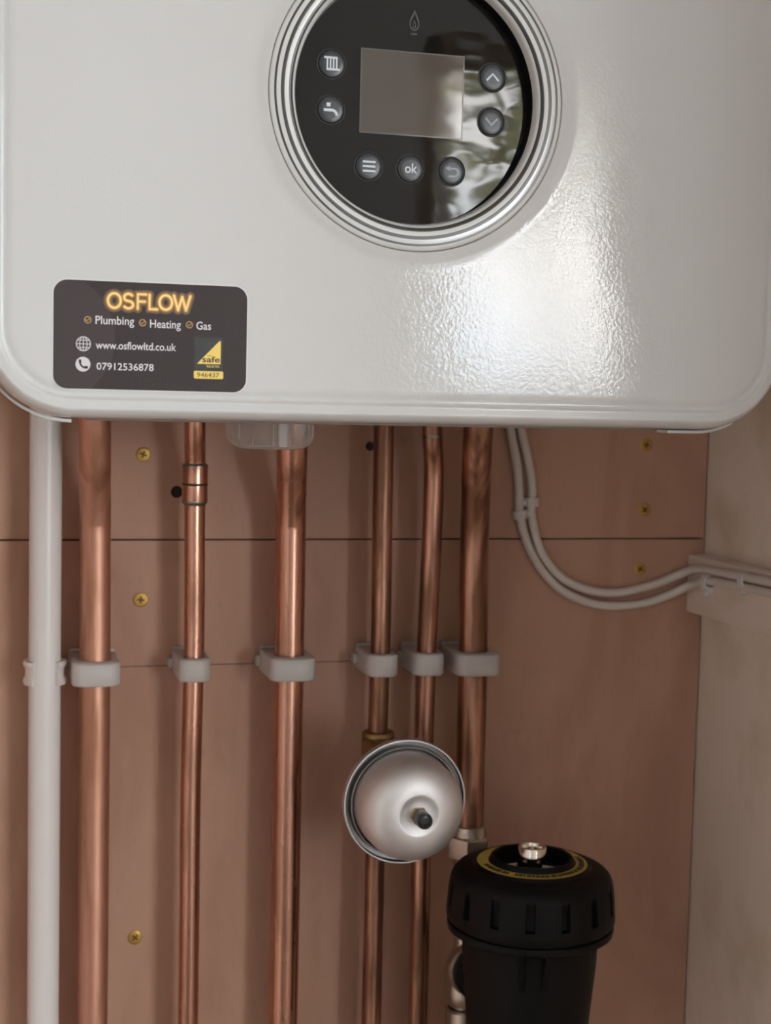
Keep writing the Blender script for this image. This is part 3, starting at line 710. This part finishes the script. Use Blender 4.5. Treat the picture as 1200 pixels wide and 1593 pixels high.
build(MB().lathe([(6.4, -148.5), (6.4, -151.2), (5.6, -152.2), (4.4, -152.4)], (VX, VZ), 'Y', 6), 'valve_nut', 'brass', ves, angle=20)
build(MB().lathe([(5.2, -151.5), (5.7, -152.3), (5.7, -161.5), (5.3, -163.6), (3.8, -164.4), (2.4, -164.4), (2.1, -163.6), (.01, -163.6)], (VX, VZ), 'Y', 28), 'valve_cap', 'rubber', ves, angle=50)

# ------------------------------------------------------------------ nickel isolating valve
val = empty('isolating_valve', (149.4, -35, -438), 'nickel plated isolating valve below the right copper pipe behind the black filter', 'valve')
VC = (149.4, -35)
build(MB().lathe([(11.2, -330.6), (12.6, -331.2), (12.8, -334), (13.6, -338.5)], VC, 'Z', 40), 'nut_collar', 'nickel', val)
ro = math.radians(-52)
hexm = MB(); hr = 17.0
rows = []
for s, z in ((.86, -338), (.97, -339.5), (1, -341), (1, -354), (.97, -355.3), (.86, -356)):
    row = []
    for k in range(6):
        for e in (0, 1):
            pass
        row.append((VC[0]+hr*s*math.cos(ro+k*PI/3), VC[1]+hr*s*math.sin(ro+k*PI/3), z))
    rows.append(row)
hexm.grid(rows); build(hexm, 'compression_nut', 'nickel', val, angle=20, bevel=0)
build(MB().lathe([(12.2, -355.8), (12.2, -358), (10.8, -358.6), (10.8, -360.2), (12.6, -360.8), (12, -368), (9.2, -374), (9.2, -428), (13, -437), (15.4, -445), (16.2, -462), (15, -470), (13, -473)], VC, 'Z', 40), 'valve_body', 'nickel', val, angle=35)
build(MB().lathe([(11, -472.5), (11, -475.5)], VC, 'Z', 40), 'groove', 'steel_d', val)
build(MB().lathe([(12.5, -475.5), (15, -477), (15, -498), (13, -500), (13, -700), (11, -702), (11, E_)], VC, 'Z', 40), 'lower_nut', 'nickel', val, angle=35)
build(MB().lathe([(13, -45), (19.5, -49), (20.4, -51), (20.4, -57), (19.6, -58.5), (18, -58.8)], (149.4, -438), 'Y', 48), 'union_nut', 'nickel', val, angle=35)

# ------------------------------------------------------------------ black magnetic filter
FC = (165.2, -130.0)
fil = empty('magnetic_filter', (FC[0], FC[1], -575), 'black cylindrical magnetic filter with yellow ring and chrome bleed screw', 'filter')
# ribbed cap
NS = 15; sub = 12; off = math.radians(-90-21)
def cap_r(z):
    pts = [(-371, 59.6), (-369.5, 60.2), (-366, 60.2), (-350, 59.0), (-343, 57.9), (-338.6, 56.0), (-336, 53.4), (-334.5, 50.5)]
    for (za, ra), (zb, rb) in zip(pts, pts[1:]):
        if za <= z <= zb: return ra+(rb-ra)*(z-za)/(zb-za)
    return pts[-1][1]
rows = []
zz = [-371, -369.5, -366, -362.3, -361.6, -358, -352, -347, -344, -342.5, -341, -338.6, -336, -334.5]
sa = [-12, -3.6, -3.2, -2.7, 0, 2.7, 3.2, 3.6, 6, 9, 11, 12]     # degrees about each slot centre
for z in zz:
    row = []
    for i in range(NS):
        for d in sa[1:]:
            a = off+2*PI*i/NS+math.radians(d); r = cap_r(z)
            if abs(d) <= 2.8 and -361.7 <= z <= -342.4:
                r -= 3.4*min(1, (z+342.0)/-8.0)+.3
            elif abs(d) <= 3.3 and -361.7 <= z <= -344: r += .0
            row.append((FC[0]+r*math.cos(a), FC[1]+r*math.sin(a), z))
    rows.append(row)
cm = MB().grid(rows)
cm.lathe([(50.5, -334.5), (46, -333.2), (42.5, -332.6), (41.2, -330.8), (40.2, -330.4), (39.4, -331.0), (31.0, -330.6), (30.6, -330), (29.6, -327.4), (28.9, -326.6), (27.6, -326.6), (27.0, -327.4), (26.5, -337.5), (.01, -337.5)], FC, 'Z', 120)
cap = build(cm, 'cap', 'filter', fil, angle=32, label='ribbed black screw cap')
build(MB().lathe([(39.3, -330.75), (31.2, -330.35)], FC, 'Z', 120), 'warning_ring', 'filter_ring', cap, fix=True, label='yellow printed ring')
# small illegible dark print around the ring
mk = MB(); rng = random.Random(4); a = -178.0
while a < 5:
    ln = rng.choice((2.2, 3.2, 4.6, 6.4))
    if not (-138 < a < -134):
        P = []
        for k in range(4): P.append(math.radians(a+ln*k/3))
        rows = [[(FC[0]+r*math.cos(q), FC[1]+r*math.sin(q), -330.3+(38-r)*.05) for q in P] for r in (37.2, 33.2)]
        mk.grid(rows, closed_u=False)
    a += ln+rng.choice((.9, 1.1, 2.0))
build(mk, 'ring_print', 'print_black', cap, smooth=False)
build(MB().lathe([(10.3, -337.5), (10.3, -329.2)], FC, 'Z', 40), 'screw_seat', 'filter', cap)
build(MB().lathe([(9.6, -331.8), (10.0, -331.4), (10.0, -320.2), (9.7, -319.7), (8.2, -319.6), (7.6, -320.4), (7.4, -324), (5.2, -324), (5.0, -321.4), (3.4, -321), (3.1, -323.6), (.01, -323.6)], FC, 'Z', 48), 'bleed_screw', 'chrome', cap, angle=40, label='chrome bleed screw')
for a0 in (-152, -66):
    P = [(FC[0]+r*math.cos(math.radians(a0+d)), FC[1]+r*math.sin(math.radians(a0+d))) for r, d in ((13, -11), (26.2, -12), (26.2, 10))]
    mm = MB().add([(x, y, -329.5) for x, y in P]+[(x, y, -337.4) for x, y in P], [(0, 1, 2), (5, 4, 3), (0, 3, 4, 1), (1, 4, 5, 2), (2, 5, 3, 0)])
    build(mm, 'inner_wedge', 'grey_wedge', cap, smooth=False)  # small grey wedge between bleed screw and collar
bd = MB().lathe([(57, -370.5), (57, -373.2), (59.2, -373.8), (59.6, -376), (59.0, -378.6), (56, -380.4), (50, -381.2), (48.6, -383), (47.9, -402), (43.6, -450), (40.5, -500), (37, -550), (30, -568), (15, -574), (.01, -575)], FC, 'Z', 96)
body = build(bd, 'canister', 'filter', fil, angle=35)
for dx, ad in ((0, -111.0-5.0), (0, -111+13.0)):
    a = math.radians(ad); c, s = math.cos(a), math.sin(a); px, py = -s, c; m = MB()
    tri = [(46.5, -379), (58, -379), (48.0, -407), (46.5, -407)]
    m.add([(FC[0]+r*c+px*t, FC[1]+r*s+py*t, z) for t in (-1.5, 1.5) for r, z in tri], [(0, 1, 2, 3), (7, 6, 5, 4), (0, 4, 5, 1), (1, 5, 6, 2), (2, 6, 7, 3), (3, 7, 4, 0)])
    build(m, 'gusset', 'filter', body, smooth=False)
build(MB().lathe([(17.5, -57.5), (19.2, -58.8), (19.2, -72), (17, -73), (17, -96)], (150.5, -438), 'Y', 40), 'inlet_spigot', 'filter', fil)
